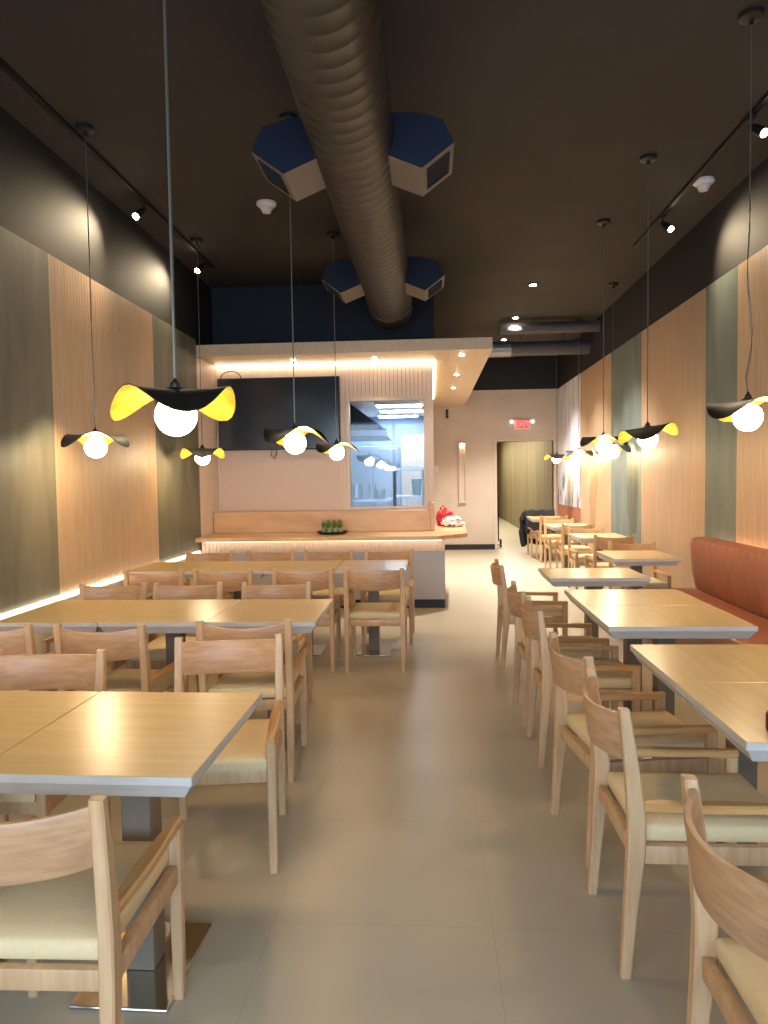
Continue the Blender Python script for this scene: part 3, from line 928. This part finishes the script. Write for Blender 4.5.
# ------------------------------------------------------------------ ceiling fittings
DR, DCX, DCZ = 0.243, -0.425, 3.465
dt = thing('spiral_duct', 'big brown spiral ventilation duct with daylight-tinted side boxes under the dark ceiling', 'duct', (DCX, 4.0, DCZ))
bm = bmesh.new()
rings = []
y = YF + 0.02
n = 40
def dring(y, r):
    return [(r * math.cos(2 * PI * q / n), y - 4.0, r * math.sin(2 * PI * q / n)) for q in range(n)]
while y < 8.45:
    rings += [dring(y, DR), dring(y + 0.004, DR + 0.0016), dring(y + 0.012, DR + 0.0016), dring(y + 0.016, DR)]
    y += 0.115
rings += [dring(8.45, DR), dring(8.47, DR - 0.01), dring(8.48, DR - 0.06)]
loft(bm, rings)
obj('pipe', bm, M['duct'], dt, True)
for yy in (1.2, 8.0):
    bm = bmesh.new()
    loft(bm, [dring(yy, DR + 0.008), dring(yy, DR + 0.014), dring(yy + 0.04, DR + 0.014), dring(yy + 0.04, DR + 0.008)])
    for s in (-1, 1):
        tube(bm, [(s * (DR + 0.01), yy + 0.02 - 4.0, 0), (s * (DR + 0.01), yy + 0.02 - 4.0, ZC - DCZ)], 0.004, 6)
    obj('hanger_strap', bm, M['duct'], dt, True)
for y0 in (4.2, 6.9):
    for s in (-1, 1):
        hexp = [(0.18, -0.115), (0.40, -0.205), (0.585, -0.07), (0.52, 0.065), (0.36, 0.11), (0.18, 0.11)]
        bm = bmesh.new()
        a = [bm.verts.new((s * x, y0 - 4.0, z)) for x, z in hexp]
        b = [bm.verts.new((s * x, y0 + 0.42 - 4.0, z)) for x, z in hexp]
        f = bm.faces.new(a); f.material_index = 0
        f = bm.faces.new(b[::-1]); f.material_index = 0
        for i in range(6):
            f = bm.faces.new((a[i], a[(i + 1) % 6], b[(i + 1) % 6], b[i]))
            f.material_index = 1
        bx = obj('diffuser', bm, [M['box_daylit'], M['box_grey']], dt)
        # dark slatted outlet on the slanted outer underside
        p0, p1 = Vector((s * 0.40, 0, -0.205)), Vector((s * 0.585, 0, -0.07))
        nrm = Vector((s * 0.135, 0, -0.185)).normalized()
        bm = bmesh.new()
        q0, q1 = p0.lerp(p1, 0.15), p0.lerp(p1, 0.85)
        def slab(u0, u1, ya, yb, d0, d1, mi=0):
            r0 = [q0.lerp(q1, u) + nrm * d + Vector((0, yv, 0)) for (u, yv, d) in ((u0, ya, d0), (u1, ya, d0), (u1, yb, d0), (u0, yb, d0))]
            r1 = [q0.lerp(q1, u) + nrm * d + Vector((0, yv, 0)) for (u, yv, d) in ((u0, ya, d1), (u1, ya, d1), (u1, yb, d1), (u0, yb, d1))]
            loft(bm, [r0, r1])
        yb0 = y0 - 4.0 + 0.06
        slab(0, 1, yb0, yb0 + 0.30, 0.001, 0.004)
        for q in range(7):
            slab(0, 1, yb0 + 0.01 + q * 0.042, yb0 + 0.022 + q * 0.042, 0.004, 0.012)
        obj('grille', bm, M['grille'], bx)

# track lights
def track(x, y0, y1, heads, label, headlabels, aimx):
    t = thing('light_track', label, 'track light', (x, (y0 + y1) / 2, ZC))
    h = (y1 - y0) / 2
    obj('rail', B(-0.017, 0.017, -h, h, -0.03, -0.0005, 0.002), M['black'], t)
    for (yy) in heads:
        yl = yy - (y0 + y1) / 2
        d = Vector((aimx, -0.75, -0.75)).normalized()
        base_p = Vector((0, yl, -0.03))
        j = base_p + Vector((0, 0, -0.06))
        bm = bmesh.new()
        box(bm, -0.016, 0.016, yl - 0.05, yl + 0.05, -0.046, -0.031, 0.002)
        tube(bm, [base_p + Vector((0, 0, -0.01)), j], 0.007, 8)
        e = j + d * 0.13
        tube(bm, [j - d * 0.01, j + d * 0.02, j + d * 0.05, e], [0.012, 0.026, 0.032, 0.034], 16)
        hd_ = obj('spot_head', bm, M['black'], t, True)
        bm = bmesh.new()
        tube(bm, [e + d * 0.0005, e + d * 0.006], 0.027, 16)
        obj('lens', bm, M['lens'], hd_, True)
        L = bpy.data.lights.new('track_spot', 'SPOT')
        L.energy = 48; L.color = (1.0, 0.78, 0.5); L.spot_size = D(105); L.spot_blend = 1.0; L.shadow_soft_size = 0.03
        lo_ = link_obj('track_spot', L)
        lo_.location = Vector((x, (y0 + y1) / 2, ZC)) + e + d * 0.02
        lo_.rotation_euler = d.to_track_quat('-Z', 'Y').to_euler()
    return t
track(-2.40, 1.6, 8.06, (2.6, 6.1, 7.7), 'black ceiling track with small spotlights along the left wall', None, -0.32)
track(2.17, 1.6, 7.84, (2.6, 5.08, 6.92), 'black ceiling track with small spotlights along the right wall', None, 0.42)

for i, (x, y) in enumerate(((-1.39, 6.3), (2.27, 6.19))):
    t = thing('smoke_detector', ('white smoke detector on the ceiling left of the duct', 'white smoke detector on the ceiling beside the right spotlights')[i], 'smoke detector', (x, y, ZC))
    bm = bmesh.new()
    lathe(bm, [(0.085, 0.0), (0.085, -0.02), (0.07, -0.035), (0.055, -0.04)], 24)
    obj('base', bm, M['white_plastic'], t, True)
    bm = bmesh.new()
    lathe(bm, [(0.05, -0.0405), (0.05, -0.06), (0.042, -0.068), (0.035, -0.085), (0.005, -0.09)], 24)
    obj('sensor', bm, M['white_plastic'], t, True)
for i, y in enumerate((9.27, 11.13, 12.88)):
    t = thing('ceiling_downlight', 'small round downlight on the far right ceiling, ' + ('nearest the camera', 'middle of the line of three', 'deepest of the line of three')[i], 'downlight', (1.32, y, ZC), 0, 'far ceiling downlights')
    bm = bmesh.new()
    lathe(bm, [(0.07, 0.0), (0.07, -0.012), (0.05, -0.015), (0.045, -0.004)], 20)
    obj('rim', bm, M['black'], t, True)
    bm = bmesh.new()
    lathe(bm, [(0.042, -0.018), (0.042, -0.005)], 20)
    obj('lens', bm, M['lens'], t, True)
    L = bpy.data.lights.new('downlight_spot', 'SPOT')
    L.energy = 420; L.color = (1.0, 0.97, 0.92); L.spot_size = D(95); L.spot_blend = 0.6; L.shadow_soft_size = 0.05
    lo_ = link_obj('downlight_spot', L); lo_.location = (1.32, y, ZC - 0.05)
# cross pipes at the back
for (y, z, r, x0, lab, collar) in ((12.0, 3.57, 0.115, 1.0, 'dark horizontal duct crossing under the far right ceiling, lower and thicker one', True), (11.3, 3.76, 0.085, 1.1, 'dark thin horizontal pipe crossing high under the far right ceiling', False)):
    t = thing('cross_pipe', lab, 'pipe', (x0, y, z))
    bm = bmesh.new()
    tube(bm, [(0, 0, 0), (XR - x0, 0, 0)], r, 24)
    obj('pipe', bm, mat('pipe_paint', rgb(74, 72, 74), 0.5), t, True)
    if collar:
        bm = bmesh.new()
        tube(bm, [(-0.02, 0, 0), (0.34, 0, 0)], r + 0.012, 24)
        obj('collar', bm, mat('galvanised', rgb(140, 140, 142), 0.35, 0.7), t, True)
    bm = bmesh.new()
    for xx in (0.5, 1.2):
        tube(bm, [(xx, 0, r), (xx, 0, ZC - z)], 0.005, 6)
    obj('hanger', bm, M['black'], t)

# ------------------------------------------------------------------ far wall fittings
ex = thing('exit_sign', 'red lit exit sign with two emergency lamps above the far doorway', 'sign', (1.87, YB, 2.54))
obj('housing', B(-0.16, 0.16, -0.05, -0.001, -0.10, 0.09, 0.006), M['white_plastic'], ex)
obj('face', B(-0.145, 0.145, -0.054, -0.0505, -0.085, 0.075), M['exit_face'], ex)
fc = bpy.data.curves.new('lettering', 'FONT')
fc.body = 'EXIT'; fc.size = 0.15; fc.align_x = 'CENTER'; fc.align_y = 'CENTER'; fc.extrude = 0.002
_tmp = bpy.data.objects.new('lettering_curve', fc)
fm = bpy.data.meshes.new_from_object(_tmp)
bpy.data.objects.remove(_tmp)
fm.materials.clear(); fm.materials.append(M['exit_red'])
fo = link_obj('lettering', fm, ex)
fo.location = (0, -0.057, -0.005); fo.rotation_euler = (PI / 2, 0, 0)
for s in (-1, 1):
    bm = bmesh.new()
    sphere(bm, (s * 0.21, -0.05, 0.05), 0.045, 16, 10)
    tube(bm, [(s * 0.15, -0.025, 0.05), (s * 0.21, -0.025, 0.05)], 0.015)
    obj('emergency_lamp', bm, M['exit_lamp'], ex, True)
nc = thing('wall_sconce', 'tall narrow niche light glowing on the back wall left of the doorway', 'light', (0.66, YB, 0.96))
bm = bmesh.new()
box(bm, -0.075, -0.055, -0.05, 0, 0, 1.24); box(bm, 0.055, 0.075, -0.05, 0, 0, 1.24)
box(bm, -0.055, 0.055, -0.05, 0, 1.21, 1.24); box(bm, -0.055, 0.055, -0.05, 0, 0, 0.03)
obj('frame', bm, M['bar_wood'], nc)
obj('back', B(-0.055, 0.055, -0.006, -0.001, 0.03, 1.21), M['bar_wood'], nc)
bm = bmesh.new(); lathe(bm, [(0.018, 1.185), (0.018, 1.209)], 14, (0, -0.028, 0)); obj('lamp', bm, M['niche_lens'], nc)
cm = thing('wall_camera', 'tiny dark fixture high on the back wall under the canopy wing', 'fixture', (0.36, YB, 2.78))
bm = bmesh.new(); box(bm, -0.025, 0.025, -0.03, -0.001, -0.09, 0.09, 0.005); obj('mount', bm, M['black'], cm)
bm = bmesh.new(); tube(bm, [(0, -0.031, -0.03), (0, -0.10, -0.06)], [0.025, 0.03], 12); obj('lens_body', bm, M['black'], cm, True)
sw = thing('light_switch', 'white switch plate on the back wall just right of the kitchen corner', 'switch', (0.12, YB, 1.66))
obj('plate', B(-0.05, 0.05, -0.008, -0.001, -0.07, 0.07, 0.002), M['white_plastic'], sw)
obj('toggle', B(-0.015, 0.015, -0.018, -0.0085, -0.03, 0.03, 0.002), M['white_plastic'], sw)
# mop-like pole with a wheel by the door jamb, in the corridor
tr = thing('hand_trolley', 'dark hand trolley standing just inside the far doorway', 'trolley', (1.33, 15.3, 0))
bm = bmesh.new()
for s in (-0.1, 0.1):
    tube(bm, [(s, 0, 0.12), (s, 0, 1.05)], 0.014)
tube(bm, [(-0.1, 0, 1.05), (-0.05, 0, 1.1), (0.05, 0, 1.1), (0.1, 0, 1.05)], 0.014)
for z in (0.3, 0.6, 0.85):
    tube(bm, [(-0.1, 0, z), (0.1, 0, z)], 0.01)
obj('frame', bm, M['black'], tr, True)
obj('toe_plate', B(-0.14, 0.14, -0.2, 0.0, 0.05, 0.065), M['black'], tr)
for s in (-1, 1):
    bm = bmesh.new(); tube(bm, [(s * 0.13, 0.03, 0.085), (s * 0.165, 0.03, 0.085)], 0.085, 20); obj('wheel', bm, M['black_matte'], tr, True)

# small dark red shaker at the picture edge
sh = thing('sauce_bottle', 'small dark red sauce bottle on the banquette table at the right picture edge', 'bottle', (0.985, 2.12, 0.75))
bm = bmesh.new(); lathe(bm, [(0.02, 0), (0.022, 0.01), (0.022, 0.05), (0.012, 0.065), (0.01, 0.075)], 16); obj('bottle_body', bm, mat('dark_red', rgb(90, 24, 16), 0.3), sh, True)
bm = bmesh.new(); lathe(bm, [(0.012, 0.0755), (0.012, 0.09), (0.004, 0.095)], 14); obj('cap', bm, M['black'], sh, True)

# ------------------------------------------------------------------ lights
def area(name, loc, rot, sx, sy, energy, color):
    L = bpy.data.lights.new(name, 'AREA')
    L.shape = 'RECTANGLE'; L.size = sx; L.size_y = sy; L.energy = energy; L.color = color
    o = link_obj(name, L); o.location = loc; o.rotation_euler = rot
    return o
area('daylight', (0, YF - 0.25, 1.65), (PI / 2, 0, 0), 5.0, 2.6, 165, (0.64, 0.80, 1.0))
area('kitchen_fill', (-0.9, 12.4, 2.55), (0, 0, 0), 1.0, 0.5, 12, (0.72, 0.86, 1.0))
area('corridor_fill', (1.6, 20.5, 2.68), (0, 0, 0), 0.5, 9.0, 190, (1.0, 0.92, 0.75))  # unseen light without a fixture, stretched long to brighten the corridor
for (x, y, e) in ((-1.62, 8.62, 14), (-0.64, 8.62, 14), (0.39, 8.6, 20), (0.39, 10.2, 20), (0.39, 11.7, 20)):
    L = bpy.data.lights.new('canopy_spot', 'SPOT'); L.energy = e; L.color = (1.0, 0.88, 0.72); L.spot_size = D(95); L.spot_blend = 0.6; L.shadow_soft_size = 0.03
    o = link_obj('canopy_spot', L); o.location = (x, y, CZ0 - 0.03)

W = bpy.data.worlds.new('sky'); S.world = W
W.use_nodes = True
bgn = W.node_tree.nodes['Background']
bgn.inputs[0].default_value = (0.62, 0.78, 1.0, 1)
bgn.inputs[1].default_value = 1.2

# ------------------------------------------------------------------ camera
F = 720.0
th, ph, rho = 0.06444824474784551, 0.047611336666005304, -0.015
v = Vector((-math.sin(th) * math.cos(ph), math.cos(th) * math.cos(ph), -math.sin(ph)))
r0 = Vector((math.cos(th), math.sin(th), 0)); u0 = r0.cross(v)
r = r0 * math.cos(rho) + u0 * math.sin(rho)
u = -r0 * math.sin(rho) + u0 * math.cos(rho)
cam = bpy.data.cameras.new('camera')
cam.sensor_fit = 'VERTICAL'; cam.sensor_height = 24.0; cam.sensor_width = 18.0
cam.lens = 24.0 * F / 1024.0
cam.clip_start = 0.05; cam.clip_end = 200
co = link_obj('camera', cam)
mw = Matrix.Identity(4)
for i in range(3):
    mw[i][0] = r[i]; mw[i][1] = u[i]; mw[i][2] = -v[i]
mw.translation = Vector((0, 0, 1.5))
co.matrix_world = mw
S.camera = co
S.view_settings.view_transform = 'Standard'
S.view_settings.look = 'None'
S.view_settings.gamma = 1.0
S.view_settings.use_curve_mapping = False
S.view_settings.exposure = 0.62
S.cycles.use_denoising = True
S.cycles.max_bounces = 8
S.cycles.sample_clamp_indirect = 6.0
